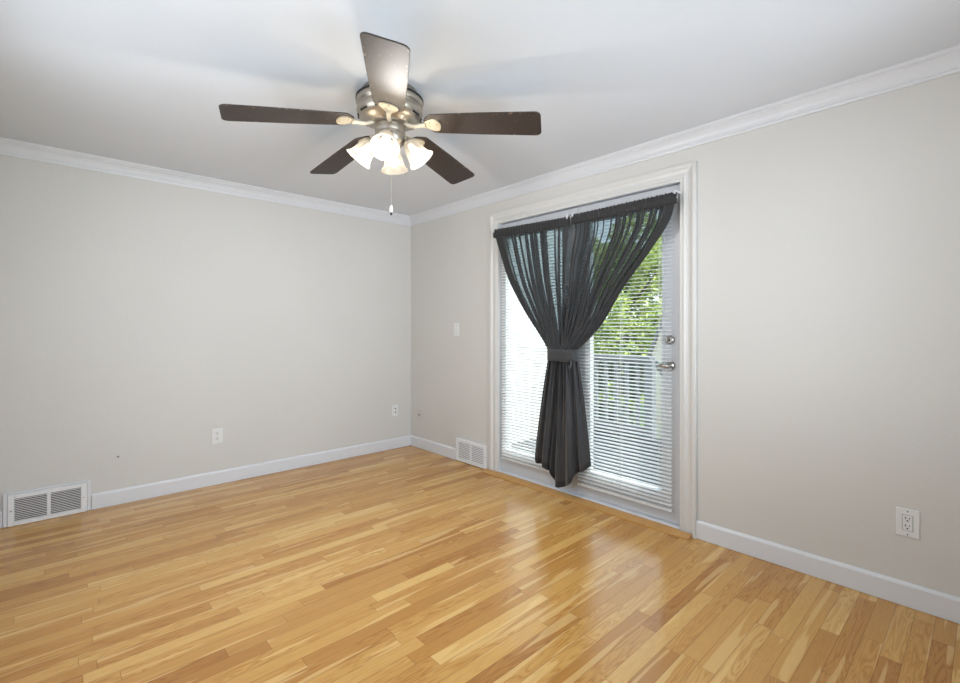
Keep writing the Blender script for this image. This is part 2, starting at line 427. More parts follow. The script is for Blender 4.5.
def smoothpoly(pts, t):
    """Catmull-Rom through points at equal parameter, t in 0..1"""
    n = len(pts)-1; x = min(max(t, 0), 1)*n; i = min(int(x), n-1); f = x-i
    P = [pts[max(i-1, 0)], pts[i], pts[i+1], pts[min(i+2, n)]]
    return tuple(.5*((2*P[1][k]) + (-P[0][k]+P[2][k])*f + (2*P[0][k]-5*P[1][k]+4*P[2][k]-P[3][k])*f*f + (-P[0][k]+3*P[1][k]-3*P[2][k]+P[3][k])*f**3) for k in range(len(P[0])))

# ------------------------------------------------------------------ room shell
X0, X1, Y0, Y1, H = -.34, 2.77, -.30, 4.08, 2.37
OY0, OY1, OZ = 1.2475, 2.78, 2.091            # door opening (inside the jambs)

bm = bmesh.new(); box(bm, X0-.15, X1+.15, Y0-.15, Y1+.15, -.12, 0); struct('floor', bm, M['floor'])
bm = bmesh.new(); box(bm, X0-.15, X1+.15, Y0-.15, Y1+.15, H, H+.15); struct('ceiling', bm, M['ceil'])
bm = bmesh.new(); box(bm, X0-2.6, X0-.16, Y0-2.6, Y1+.15, H+.02, H+.15); box(bm, X0-.16, X1+.15, Y0-2.6, Y0-.16, H+.02, H+.15); struct('sun_block_roof', bm, M['trim'])  # unseen roof added to keep the sun out of the made-up windows
bm = bmesh.new(); box(bm, X0, X1, Y1, Y1+.15, 0, H); struct('wall_left', bm, M['wall'])
bm = bmesh.new()
box(bm, X1, X1+.15, Y0, OY0-.018, 0, H); box(bm, X1, X1+.15, OY1+.018, Y1+.15, 0, H); box(bm, X1, X1+.15, OY0-.018, OY1+.018, OZ+.018, H)
struct('wall_right', bm, M['wall'])
def pierced(horizontal, c0, c1, a0, a1, w0, w1, z0, z1):
    bm = bmesh.new()
    def b(p0, p1, q0, q1):
        if horizontal: box(bm, p0, p1, c0, c1, q0, q1)
        else: box(bm, c0, c1, p0, p1, q0, q1)
    b(a0, w0, 0, H); b(w1, a1, 0, H); b(w0, w1, 0, z0); b(w0, w1, z1, H)
    return bm
struct('wall_behind', pierced(True, Y0-.15, Y0, X0-.15, X1+.15, .40, 2.30, .80, 2.05), M['wall'])
struct('wall_near', pierced(False, X0-.15, X0, Y0, Y1+.15, .80, 2.70, .80, 2.05), M['wall'])
# frames of two made-up windows, added to carry the fill lights
bm = bmesh.new()
for a in (.40, 1.335, 2.27): box(bm, a, a+.03, Y0-.04, Y0+.012, .80, 2.05)
for z in (.80, 2.02): box(bm, .40, 2.30, Y0-.04, Y0+.012, z, z+.03)
struct('added_window_1', bm, M['trim'])
bm = bmesh.new()
for a in (.80, 1.735, 2.67): box(bm, X0-.04, X0+.012, a, a+.03, .80, 2.05)
for z in (.80, 2.02): box(bm, X0-.04, X0+.012, .80, 2.70, z, z+.03)
struct('added_window_2', bm, M['trim'])

def strip(name, a, b, nrm, prof, ma, mb, mat):
    """moulding along a wall: a,b floor points, nrm inward, prof (offset, z) closed; ma/mb mitre at the ends"""
    a, b, nrm = Vector((*a, 0)), Vector((*b, 0)), Vector((*nrm, 0)); d = (b-a).normalized()
    bm = bmesh.new()
    A = [a + nrm*p + d*(p*ma) + Vector((0, 0, z)) for p, z in prof]
    B = [b + nrm*p - d*(p*mb) + Vector((0, 0, z)) for p, z in prof]
    loft(bm, [A, B])
    return struct(name, bm, mat)
crown = [(0, H-.092), (.009, H-.092), (.011, H-.083), (.008, H-.078), (.013, H-.073), (.013, H-.068), (.017, H-.062), (.022, H-.048), (.032, H-.032), (.041, H-.024),
         (.041, H-.018), (.047, H-.015), (.052, H-.008), (.052, H), (0, H)]
strip('trim_1', (X0, Y1), (X1, Y1), (0, -1), crown, 1, 1, M['trim'])
strip('trim_2', (X1, Y1), (X1, Y0), (-1, 0), crown, 1, 1, M['trim'])
strip('trim_3', (X1, Y0), (X0, Y0), (0, 1), crown, 1, 1, M['trim'])
strip('trim_4', (X0, Y0), (X0, Y1), (1, 0), crown, 1, 1, M['trim'])
base = [(0, .002), (.014, .002), (.014, .092), (.010, .100), (.006, .105), (0, .105)]
VL0, VL1 = -.215, .204     # left register trim extents
VR0, VR1 = 2.925, 3.325    # right register extents
strip('baseboard_left', (VL1, Y1), (X1, Y1), (0, -1), base, 0, 1, M['trim'])
strip('baseboard_left_end', (X0, Y1), (VL0, Y1), (0, -1), base, 1, 0, M['trim'])
strip('baseboard_corner', (X1, Y1), (X1, VR1), (-1, 0), base, 1, 0, M['trim'])
strip('baseboard_right', (X1, 1.151), (X1, Y0), (-1, 0), base, 0, 1, M['trim'])
strip('baseboard_behind', (X1, Y0), (X0, Y0), (0, 1), base, 1, 1, M['trim'])
strip('baseboard_near', (X0, Y0), (X0, Y1), (1, 0), base, 1, 1, M['trim'])

# ------------------------------------------------------------------ patio door: jamb, casing, doors
bm = bmesh.new()
box(bm, X1, X1+.15, OY0-.017, OY0, 0, OZ+.017); box(bm, X1, X1+.15, OY1, OY1+.017, 0, OZ+.017); box(bm, X1, X1+.15, OY0, OY1, OZ, OZ+.017)
box(bm, X1+.066, X1+.08, OY0, OY0+.012, .03, OZ); box(bm, X1+.066, X1+.08, OY1-.012, OY1, .03, OZ); box(bm, X1+.066, X1+.08, OY0, OY1, OZ-.012, OZ)
struct('trim_5', bm, M['trim'])
bm = bmesh.new(); box(bm, X1-.012, X1+.17, OY0, OY1, 0, .028); struct('trim_6', bm, M['trim'], bevel=.003)   # sill under the doors
cp = [(0, 0), (0, .010), (.004, .013), (.018, .013), (.022, .017), (.030, .018), (.036, .013), (.050, .011), (.064, .014), (.072, .020), (.080, .023), (.094, .023), (.097, .020), (.097, 0)]
bm = bmesh.new()
secs = []
for (y, z, sy, sz) in ((OY0, 0, -1, 0), (OY0, OZ, -1, 1), (OY1, OZ, 1, 1), (OY1, 0, 1, 0)):
    secs.append([(X1-t, y+sy*q, z+sz*q) for q, t in cp])
loft(bm, secs); struct('trim_7', bm, M['casing'])

DX = X1+.02       # room face of the doors
def door(name, y0, y1, hardware_y=None):
    z0, z1 = .036, OZ-.006; st = .112; st2 = .052 if y1 > 2.5 else .112; g0, g1 = .21, 1.965
    bm = bmesh.new()
    box(bm, DX, DX+.044, y0, y0+st, z0, z1); box(bm, DX, DX+.044, y1-st2, y1, z0, z1)
    box(bm, DX, DX+.044, y0+st, y1-st2, z0, g0); box(bm, DX, DX+.044, y0+st, y1-st2, g1, z1)
    d = struct(name, bm, M['door'])
    bm = bmesh.new()
    a, b = y0+st, y1-st2
    pr = [(0, 0), (.012, 0), (.016, -.006), (.012, -.010), (-.006, -.010), (-.010, -.004)]
    # raised bead round the glass
    for (p0, p1, q0, q1) in ((a-.012, a+.006, g0-.012, g1+.012), (b-.006, b+.012, g0-.012, g1+.012)):
        box(bm, DX-.006, DX+.002, p0, p1, q0, q1)
    for q0, q1 in ((g0-.012, g0+.006), (g1-.006, g1+.012)): box(bm, DX-.006, DX+.002, a+.006, b-.006, q0, q1)
    link('glazing_bead', bm, M['door'], d, bevel=.002)
    bm = bmesh.new(); box(bm, DX+.018, DX+.024, a, b, g0, g1); link('glass', bm, M['glass'], d)
    return d
d1 = door('door_1', 2.018, OY1-.006)
d2 = door('door_2', OY0+.006, 2.010)
bm = bmesh.new(); box(bm, DX-.010, DX, 1.996, 2.034, .04, OZ-.008); link('astragal', bm, M['door'], d2, bevel=.003)
# deadbolt thumb-turn and lever on the active door
hy = 1.318
db = empty('deadbolt', (DX, hy, 1.147)); db.parent = d2
R_ = Matrix.Rotation(-PI/2, 4, 'Y')
bm = bmesh.new(); lathe(bm, [(0, 0), (.027, 0), (.028, .010), (.024, .018), (.014, .022), (0, .022)], 28, R_); link('rose', bm, M['chrome'], db, smooth=True)
bm = bmesh.new(); box(bm, -.052, -.020, -.006, .006, -.017, .017); link('thumb_turn', bm, M['chrome'], db, bevel=.004, rot=(.5, 0, 0))
lv = empty('door_lever', (DX, hy, .990)); lv.parent = d2
bm = bmesh.new(); lathe(bm, [(0, 0), (.030, 0), (.031, .010), (.026, .018), (.015, .024), (.012, .045), (.012, .055), (0, .057)], 28, R_); link('rose', bm, M['chrome'], lv, smooth=True)
bm = bmesh.new(); pathtube(bm, [(-.050, -.006, 0), (-.053, .01, .001), (-.054, .025, .002), (-.052, .045, .000), (-.048, .060, -.003)], [.013, .014, .012, .010, .008], 12); link('lever', bm, M['chrome'], lv, smooth=True)
# oak reducer in front of the sill
bm = bmesh.new()
pts = [(X1-.024, 0), (X1-.024, .022), (X1-.034, .022), (X1-.074, .008), (X1-.074, 0)]
loft(bm, [[(x, 1.170, z) for x, z in pts], [(x, 2.905, z) for x, z in pts]])
box(bm, X1-.026, X1-.012, OY0+.002, OY1-.002, 0, .022)
o = struct('trim_8', bm, M['oak'])

# ------------------------------------------------------------------ mini blinds
def blind(y0, y1, ztop, zbot, tilt, label):
    t = tag(empty('window_blind', (DX-.028, (y0+y1)/2, zbot)), label, 'blind', 'white mini blinds on the patio doors')
    cx, cz, cyy = DX-.028, zbot, (y0+y1)/2
    a, b = y0-cyy, y1-cyy
    pitch = .0235; sw = .0125; th = math.radians(tilt)
    bm = bmesh.new()
    zc = ztop-.03-cz
    while zc > .012:
        prof = []
        for k in range(5):
            u = -sw + 2*sw*k/4; h = .0022*(1-(u/sw)**2)
            prof.append((u, h))
        top = prof; bot = [(u, h-.0007) for u, h in prof[::-1]]
        pts = top+bot
        # room edge (negative x) low
        ps = [(u*math.cos(th)-h*math.sin(th), u*math.sin(th)+h*math.cos(th)+zc) for u, h in pts]
        loft(bm, [[(x, a, z) for x, z in ps], [(x, b, z) for x, z in ps]])
        zc -= pitch
    link('slats', bm, M['slat'], t)
    bm = bmesh.new(); box(bm, -.013, .013, a, b, ztop-.028-cz, ztop-cz); link('headrail', bm, M['slat'], t, bevel=.002)
    bm = bmesh.new(); box(bm, -.012, .012, a, b, -.006, .008); link('bottom_rail', bm, M['slat'], t, bevel=.003)
    bm = bmesh.new()
    for yy in (a+.075, 0, b-.075):
        for xx in (-.0135, .0135):
            tube(bm, (xx, yy, 0), (xx, yy, ztop-.03-cz), .0009, seg=5)
        for dy in (0,):
            tube(bm, (0, yy+.004, 0), (0, yy+.004, ztop-.03-cz), .0008, seg=5)
    link('ladder_cord', bm, M['cord'], t)
    return t
bl1 = blind(1.297, 1.978, 2.012, .115, 13, 'white mini blind with open slats on the right patio door with the lever')
bl2 = blind(2.052, 2.735, 2.012, .145, 20, 'white mini blind glowing white on the left fixed patio door beside the small register')

# ------------------------------------------------------------------ curtains
CX = 2.700
def gathered(name, Lp, Rp, skirtL, hem, nf, outer, tie_dx, label, seed):
    """Lp/Rp: edge lines from header down to the tie, (y,z); hem: bottom line; outer: 0 or 1, the side with the doubled hem"""
    rnd = random.Random(seed); ph = [rnd.uniform(0, 6.28) for _ in range(8)]
    NS, NT, NK = 200, 64, 44
    root = tag(empty(name, (CX, (Lp[0][0]+Rp[0][0])/2, (Lp[0][1]+Rp[0][1])/2)), label, 'curtain', 'charcoal curtains over the patio doors')
    O = root.location
    bm = bmesh.new(); grid = []
    def fold(s, amp, n, q):
        sw = s + .018*math.sin(2*PI*2*s+ph[0]) + .012*math.sin(2*PI*5*s+ph[1])
        v = math.sin(2*PI*n*sw+ph[2]+.5*math.sin(3*q+ph[6])) + .45*math.sin(2*PI*n*.53*sw+ph[3]+.9*q) + .25*math.sin(2*PI*n*1.9*sw+ph[4])
        return amp*v
    for j in range(NT+NK+1):
        row = []
        for i in range(NS+1):
            s = i/NS
            if j <= NT:
                t = j/NT
                L = smoothpoly(Lp, t); R = smoothpoly(Rp, t)
                y = L[0]+(R[0]-L[0])*s; z = L[1]+(R[1]-L[1])*s
                z -= .03*math.sin(PI*s)*math.sin(PI*t)
                k = t
                amp = .006+.008*math.sin(PI*min(1, k*1.1)*.5)
                sw = s + .014*math.sin(2*PI*3*s+ph[0]+.5*t) + .010*math.sin(2*PI*5*s+ph[1])
                th_ = 2*PI*nf*sw+ph[2]
                ease = min(1, t/.08)
                lam = abs(R[0]-L[0])/nf
                x = CX + amp*(math.cos(th_)+.3*math.cos(.5*th_+ph[3]))*(.5+.5*ease)
                x += -.030*t**3*math.sin(PI*s) + tie_dx*t**2
                y += (-1 if R[0] > L[0] else 1)*lam*min(1.2, (.215+.06*math.sin(7*s+ph[4]))*(abs(Rp[0][0]-Lp[0][0])/max(.02, abs(R[0]-L[0])))**1.1)*math.sin(2*th_+.6*math.sin(3*s+ph[5]))*math.sin(PI*min(1, s*8, (1-s)*8)*.5)*ease
            else:
                k = (j-NT)/NK
                L = smoothpoly(Lp, 1); R = smoothpoly(Rp, 1)
                ty = L[0]+(R[0]-L[0])*s; tz = L[1]+(R[1]-L[1])*s
                hy_, hz = smoothpoly(hem, s)
                e = k**.85
                y = ty+(hy_-ty)*e; z = tz+(hz-tz)*k
                amp = .012+.014*k
                nn = nf*(1-k)+ (nf*.45)*k
                x = CX + (1-k)**2*fold(s, amp, nf, 2) + k**.7*fold(s, .021, nf*.36, 2+k)
                x += -.030*math.sin(PI*s) + tie_dx
            row.append(bm.verts.new((min(x, DX-.055)-O[0], y-O[1], z-O[2])))
        grid.append(row)
    for j in range(NT+NK):
        for i in range(NS):
            f = bm.faces.new((grid[j][i], grid[j][i+1], grid[j+1][i+1], grid[j+1][i]))
            s = (i+.5)/NS; so = s if outer == 0 else 1-s
            if j >= NT-2: f.material_index = 2
            elif so < .085 or 1-so < .02: f.material_index = 1
            else: f.material_index = 0
            if j > NT+NK-3: f.material_index = 1
    link('curtain_cloth', bm, [M['cloth'], M['cloth2'], M['cloth3']], root, smooth=True)
    # ruffled rod pocket: a closed sleeve round the rod
    bm = bmesh.new(); NSx = 260; rows = []
    for i in range(NSx+1):
        s = i/NSx
        y = Lp[0][0]+(Rp[0][0]-Lp[0][0])*s; zt = Lp[0][1]+(Rp[0][1]-Lp[0][1])*s
        rf = math.sin(2*PI*26*s+ph[1])*.5+.5*math.sin(2*PI*41*s+ph[2])
        ring = []
        for k in range(14):
            a = 2*PI*k/14
            cxk, czk = math.cos(a), math.sin(a)
            hx = .012+.004*rf; hz = .036
            zz = zt-.034+czk*hz + (.006*rf if czk > .5 else 0)
            ring.append(bm.verts.new((CX+cxk*hx+.002*rf-O[0], y-O[1]+.0015*rf, zz-O[2])))
        rows.append(ring)
    for A, B in zip(rows, rows[1:]):
        for k in range(14):
            q = (k+1) % 14; bm.faces.new((A[k], A[q], B[q], B[k]))
    bm.faces.new(rows[0][::-1]); bm.faces.new(rows[-1])
    link('rod_pocket', bm, M['cloth2'], root, smooth=True)
    return root
LLp = [(2.769, 2.03), (2.705, 1.86), (2.594, 1.603), (2.438, 1.367), (2.291, 1.185), (2.190, 1.060)]
LRp = [(2.008, 2.005), (2.018, 1.82), (2.032, 1.60), (2.040, 1.40), (2.046, 1.20), (2.045, 1.05)]
RLp = [(1.985, 2.013), (1.966, 1.90), (2.000, 1.72), (2.020, 1.50), (2.045, 1.25), (2.072, 1.05)]
RRp = [(1.238, 2.018), (1.282, 1.86), (1.41, 1.685), (1.58, 1.485), (1.75, 1.235), (1.935, 1.060)]
gathered('curtain', LLp, LRp, None, [(2.335, .258), (2.300, .205), (2.215, .198), (2.170, .17), (2.10, .13)], 7, 0, .012,
         'charcoal curtain, the left narrower one, swept from the far top corner to the tie', 3)
gathered('curtain', RLp, RRp, None, [(2.165, .19), (2.139, .098), (2.085, .085), (2.03, .100), (1.945, .155), (1.930, .215), (1.88, .235), (1.820, .290)], 9, 1, -.012,
         'charcoal curtain, the right wider one, swept from the near top corner to the tie', 11)
# tie band
tb = tag(empty('curtain_tieback', (CX-.022, 2.052, 1.027)), 'charcoal cloth tieback band cinching both curtains together', 'tieback')
bm = bmesh.new(); seg = 64
def band_ring(z, dr):
    out = []
    for k in range(seg):
        a = 2*PI*k/seg
        out.append(((.046+dr)*math.copysign(abs(math.cos(a))**.75, math.cos(a)), (.124+dr)*math.copysign(abs(math.sin(a))**.85, math.sin(a)), z+.002*math.sin(3*a)))
    return out
prof = [(-.042, 0), (-.040, .003), (-.010, .0035), (0, .002), (.012, .0035), (.040, .003), (.042, 0), (.040, -.002), (-.040, -.002)]
rg = [[bm.verts.new(p) for p in band_ring(z, dr)] for z, dr in prof]
for A, B in zip(rg, rg[1:]+rg[:1]):
    for k in range(seg):
        j = (k+1) % seg; bm.faces.new((A[k], A[j], B[j], B[k]))
link('band', bm, M['cloth3'], tb, smooth=True)
bm = bmesh.new()
pathtube(bm, [(-.045, -.105, -.03), (-.052, -.115, -.045), (-.052, -.112, -.075), (-.050, -.100, -.085), (-.050, -.092, -.070)], .0028, 8)
link('ring_loop', bm, M['duct'], tb, smooth=True)
# rods with their clear brackets
def rod(y0, y1, z, label):
    r = tag(empty('curtain_rod', (CX, (y0+y1)/2, z)), label, 'curtain rod', 'slim curtain rods on the patio doors')
    bm = bmesh.new(); h = (y1-y0)/2; tube(bm, (0, -h, 0), (0, h, 0), .0055, seg=12); link('rod_tube', bm, M['clear'], r, smooth=True)
    for sy in (-1, 1):
        bm = bmesh.new(); yy = sy*(h-.012)
        box(bm, DX-CX-.004, DX-CX, yy-.008, yy+.008, .020, .050)
        box(bm, .004, DX-CX-.002, yy-.006, yy+.006, .032, .046)
        box(bm, -.010, .010, yy-.006, yy+.006, .004, .042)
        link('rod_bracket', bm, M['clear'], r, bevel=.003)
rod(2.010, 2.775, 1.985, 'slim curtain rod inside the header of the left curtain')
rod(1.236, 1.988, 1.985, 'slim curtain rod inside the header of the right curtain')

# ------------------------------------------------------------------ ceiling fan
FX, FY = 1.2246, 1.9848
fan = tag(empty('ceiling_fan', (FX, FY, H), (0, 0, math.radians(-42.56)), .2),
          'nickel hugger ceiling fan with five dark worn blades and four lit glass shades', 'ceiling fan')
CZ = 1.22
def fz(a): return CZ + a - H         # height above camera -> local z
bm = bmesh.new()
lathe(bm, [(0, 0), (.135, 0), (.137, fz(1.116)), (.158, fz(1.114)), (.161, fz(1.108)), (.160, fz(1.085)), (.156, fz(1.078)), (.150, fz(1.074)), (.150, fz(1.068)), (.157, fz(1.062)),
           (.160, fz(1.050)), (.156, fz(1.032)), (.142, fz(1.016)), (.120, fz(1.006)), (.100, fz(1.002)), (.096, fz(.996)), (.082, fz(.992)), (0, fz(.99))], 56)
link('motor_housing', bm, M['nickel'], fan, smooth=True)
for k in range(10):
    a = 2*PI*k/10+.2
    bm = bmesh.new(); box(bm, .1450, .1530, -.024, .024, fz(1.0215), fz(1.0275))
    link('vent_slot', bm, M['dark'], fan, rot=(0, 0, a))
bm = bmesh.new(); lathe(bm, [(.156, fz(1.113)), (.163, fz(1.113)), (.163, fz(1.104)), (.159, fz(1.104))], 56, closed=True); link('rim', bm, M['dark'], fan)
# blades and brackets
ang0 = -81.7
ztip = {0: .968, 1: .945, 2: .927, 3: .927, 4: .916}
def blade_outline():
    pts = []
    def arc(cx, cy, r, a0, a1, n=6):
        for i in range(n+1):
            a = math.radians(a0+(a1-a0)*i/n); pts.append((cx+r*math.cos(a), cy+r*math.sin(a)))
    arc(.736-.028, .086-.028, .028, 0, 90)
    pts.append((.45, .080)); 
    arc(.225, .066-.02, .024, 92, 140, 4)
    pts.append((.178, .030)); pts.append((.172, 0)); pts.append((.178, -.030))
    arc(.225, -.066+.02, .024, 220, 268, 4)
    pts.append((.45, -.080))
    arc(.736-.028, -.086+.028, .028, -90, 0)
    return pts
for k in range(5):
    az = math.radians(ang0+72*k+(0, 0, 0, 0, -2)[k]+(1.3 if k == 0 else 0)); dz = .985-ztip[k]; dr = math.atan2(dz, .536)
    M0 = Matrix.Rotation(az, 4, 'Z') @ Matrix.Rotation(dr, 4, 'Y') @ Matrix.Rotation(math.radians(-12 if k != 4 else -1), 4, 'X')
    hubz = fz(.985 + .2*math.tan(dr))
    bm = bmesh.new(); prism(bm, blade_outline(), -.003, .003)
    b = link('fan_blade', bm, M['blade'], fan, bevel=.0015); b.location = (0, 0, hubz); b.rotation_euler = M0.to_euler()
    # decorative bracket under the blade root
    bm = bmesh.new()
    half = [(.168, .010), (.180, .022), (.196, .034), (.214, .044), (.232, .045), (.246, .036), (.254, .018), (.257, 0)]
    out = half + [(x, -y) for x, y in half[-2::-1]]
    f = prism(bm, out, -.004, -.011) if False else prism(bm, out, -.0035, -.011)
    r = bmesh.ops.inset_region(bm, faces=[f], thickness=.007, depth=0)
    bmesh.ops.translate(bm, verts=list(f.verts), vec=(0, 0, .005))
    pathtube(bm, [(.072, 0, .004), (.095, 0, -.010), (.125, 0, -.016), (.155, 0, -.011), (.182, 0, -.007)], [.012, .011, .010, .011, .014], 10)
    for sx_, sy_ in ((.200, .012), (.200, -.012), (.236, 0)):
        tube(bm, (sx_, sy_, -.006), (sx_, sy_, -.0125), .004, seg=10)
    b = link('blade_bracket', bm, M['iron'], fan, bevel=.001); b.location = (0, 0, hubz); b.rotation_euler = M0.to_euler()
# light kit
bm = bmesh.new()
lathe(bm, [(0, fz(.992)), (.066, fz(.992)), (.072, fz(.984)), (.073, fz(.955)), (.070, fz(.95)), (.073, fz(.945)), (.072, fz(.915)), (.060, fz(.895)), (.040, fz(.885)), (.018, fz(.880)), (.010, fz(.868)), (0, fz(.866))], 40)
kit = link('light_kit', bm, M['nickel'], fan, smooth=True)
for k, a in enumerate((-88, 2, 92, 182)):
    az = math.radians(a); tl = math.radians(37)
    ax = Vector((math.sin(tl)*math.cos(az), math.sin(tl)*math.sin(az), -math.cos(tl)))
    neck = Vector((.084*math.cos(az), .084*math.sin(az), fz(.915)))
    bm = bmesh.new()
    pathtube(bm, [(.055*math.cos(az), .055*math.sin(az), fz(.93)), (.078*math.cos(az), .078*math.sin(az), fz(.928)), tuple(neck+ax*.012)], .012, 12)
    q = ax.to_track_quat('Z', 'Y').to_matrix().to_4x4(); q.translation = neck
    lathe(bm, [(0, -.004), (.024, -.002), (.030, .006), (.031, .022), (0, .022)], 28, q)
    link('lamp_holder', bm, M['nickel'], fan, smooth=True)
    bm = bmesh.new()
    op = [(.029, .010), (.033, .022), (.041, .038), (.046, .056), (.049, .076), (.055, .096), (.064, .110), (.070, .116)]
    lathe(bm, op + [(r_-.0028, z_+.001 if i_ == 0 else z_) for i_, (r_, z_) in enumerate(op[::-1])], 36, closed=True)
    s = link('lamp_shade', bm, M['shade'], fan, smooth=True); s.location = neck; s.rotation_euler = ax.to_track_quat('Z', 'Y').to_euler()
    bm = bmesh.new(); lathe(bm, [(0, .018), (.012, .022), (.014, .040), (.022, .058), (.026, .070), (.022, .086), (.010, .095), (0, .097)], 20)
    bb = link('bulb', bm, M['bulb'], s, smooth=True)
    lp = light('lamp_light', 'POINT', (0, 0, .106), (0, 0, 0), BULB_POWER, shadow_soft_size=.018, color=(1, .965, .93)); lp.parent = s
bm = bmesh.new()
z = fz(.870)
while z > fz(0.6000):
    bmesh.ops.create_icosphere(bm, subdivisions=1, radius=.0016, matrix=Matrix.Translation((0.006, 0, z))); z -= .0042
tube(bm, (.006, 0, fz(.87)), (.006, 0, fz(0.5980)), .0006, seg=5)
ch = link('pull_chain', bm, M['nickel'], fan)
bm = bmesh.new(); lathe(bm, [(0, fz(0.6000)), (.004, fz(0.5970)), (.0065, fz(0.5880)), (.0075, fz(0.5730)), (.0070, fz(0.5660)), (0, fz(0.5650))], 16, Matrix.Translation((.006, 0, 0)))
link('chain_pendant', bm, M['plastic'], ch, smooth=True)
bm = bmesh.new(); lathe(bm, [(0, fz(0.5650)), (.0060, fz(0.5640)), (.0055, fz(0.5540)), (0, fz(0.5510))], 16, Matrix.Translation((.006, 0, 0)))
link('pendant_tip', bm, M['dark'], ch, smooth=True)

# ------------------------------------------------------------------ registers and wall plates (local: x along wall, -y into the room)
RL = (0, 0, 0); RR = (0, 0, -PI/2)
def register(loc, rot, w, h, depth, nf, label, frame=False):
    t = tag(empty('floor_register', loc, rot), label, 'vent', 'white heating registers at the skirting')
    f = .030; mid = .018; gx = w/2-f; gz0, gz1 = f-.004, h-f+.004
    bm = bmesh.new()
    box(bm, -w/2, -gx, -depth, 0, 0.002, h); box(bm, gx, w/2, -depth, 0, 0.002, h)
    box(bm, -gx, gx, -depth, 0, 0.002, gz0); box(bm, -gx, gx, -depth, 0, gz1, h)
    box(bm, -mid/2, mid/2, -depth, 0, gz0, gz1)
    link('faceplate', bm, M['metalwhite'], t, bevel=.003)
    bm = bmesh.new(); box(bm, -gx, gx, -.006, -.001, gz0, gz1); link('duct_back', bm, M['dark' if frame else 'duct'], t)
    for a, b in ((-gx, -mid/2), (mid/2, gx)):
        bm = bmesh.new(); p = (gz1-gz0)/nf
        for i in range(nf):
            z = gz0+(i+.5)*p
            pts = [(-depth+.001, z-p*.20), (-depth+.001, z+p*.20), (-depth+.003, z+p*.20), (-depth+.003, z-p*.20)]
            if not frame: pts = [(-depth+.001, z-p*.26), (-depth+.001, z+p*.22), (-depth+.006, z+p*.36), (-depth+.006, z)]
            loft(bm, [[(a, y, zz) for y, zz in pts], [(b, y, zz) for y, zz in pts]])
        link('louvers', bm, M['metalwhite'], t)
    for s in (-1, 1):
        bm = bmesh.new(); tube(bm, (s*(w/2-.015), -depth-.002, h*.5), (s*(w/2-.015), -depth+.001, h*.5), .004, seg=10)
        link('screw', bm, M['chrome'], t)
    if frame:
        bm = bmesh.new()
        box(bm, -w/2-.020, -w/2-.001, -depth+.004, 0, .002, h+.014); box(bm, w/2+.001, w/2+.022, -depth+.006, 0, .002, h+.014)
        box(bm, -w/2-.001, w/2+.001, -depth+.006, 0, h+.001, h+.014)
        link('surround', bm, M['trim'], t, bevel=.003)
    return t
register((-.007, Y1, 0), RL, .372, .193, .024, 13, 'white wall register with dark louvers in the long left wall', True)
register((X1, (VR0+VR1)/2, 0.004), RR, .400, .205, .020, 10, 'white wall register with pale louvers beside the patio door casing')

def plate(loc, rot, kind, label, w=.070, h=.114, mat='plastic'):
    t = tag(empty('light_switch' if kind == 'switch' else 'wall_outlet', loc, rot), label, 'light switch' if kind == 'switch' else 'outlet',
            None if kind == 'switch' else 'wall outlets')
    bm = bmesh.new(); box(bm, -w/2, w/2, -.006, 0, -h/2, h/2); link('cover_plate', bm, M[mat], t, bevel=.003)
    if kind == 'decora':
        bm = bmesh.new(); box(bm, -.0165, .0165, -.009, -.005, -.033, .033); link('receptacle', bm, M['plastic'], t, bevel=.0015)
        bm = bmesh.new(); box(bm, -.0180, .0180, -.0064, -.005, -.0345, .0345); link('receptacle_gap', bm, M['duct'], t)
    if kind == 'duplex':
        for s in (-1, 1):
            bm = bmesh.new(); lathe(bm, [(0, 0), (.0170, 0), (.0165, .004), (0, .004)], 24, Matrix.Translation((0, -.0055, s*.0195)) @ Matrix.Rotation(PI/2, 4, 'X')); link('receptacle', bm, M[mat], t)
    if kind in ('decora', 'duplex'):
        yo = -.0105
        for s in (-1, 1):
            bm = bmesh.new()
            zc = s*(.0165 if kind == 'decora' else .0195)
            box(bm, -.0080, -.0052, yo, -.004, zc+.001, zc+.010); box(bm, .0052, .0075, yo, -.004, zc+.002, zc+.009)
            tube(bm, (0, yo, zc-.006), (0, -.004, zc-.006), .0030, seg=10)
            link('socket_slots', bm, M['dark'], t)
    if kind == 'coax':
        for s in (-1, 1):
            bm = bmesh.new(); tube(bm, (0, -.012, s*.018), (0, -.004, s*.018), .0062, seg=14)
            link('jack', bm, M['dark'], t)
    if kind == 'phone':
        bm = bmesh.new(); box(bm, -.009, .006, -.008, -.004, -.016, -.002); link('jack', bm, M['dark'], t)
    if kind == 'switch':
        bm = bmesh.new(); box(bm, -.0165, .0165, -.0085, -.005, -.033, .033); link('rocker', bm, M['plastic'], t, bevel=.002)
    for s in (-1, 1):
        bm = bmesh.new(); tube(bm, (0, -.0075, s*(h/2-.011)), (0, -.005, s*(h/2-.011)), .0028, seg=10)
        link('plate_screw', bm, M['duct' if kind == 'decora' else 'plastic'], t)
    return t
plate((X1, .243, .366), RR, 'decora', 'white outlet with two sockets on the right wall, right of the patio door', .078, .123)
plate((X1, 3.334, 1.205), RR, 'switch', 'white rocker light switch between the corner and the patio door', .075, .120)
plate((X1, 3.925, .345), RR, 'phone', 'painted-over phone jack plate low on the wall just right of the corner', .085, .110, 'plate_painted')
plate((2.576, Y1, .385), RL, 'coax', 'small white jack plate with two dark ports just left of the corner', .072, .114)
plate((.960, Y1, .377), RL, 'duplex', 'white outlet alone in the middle of the long left wall', .078, .118)
nb = tag(empty('wall_peg', (.346, Y1, .331)), 'tiny dark cable stub sticking out of the left wall above the register', 'peg')
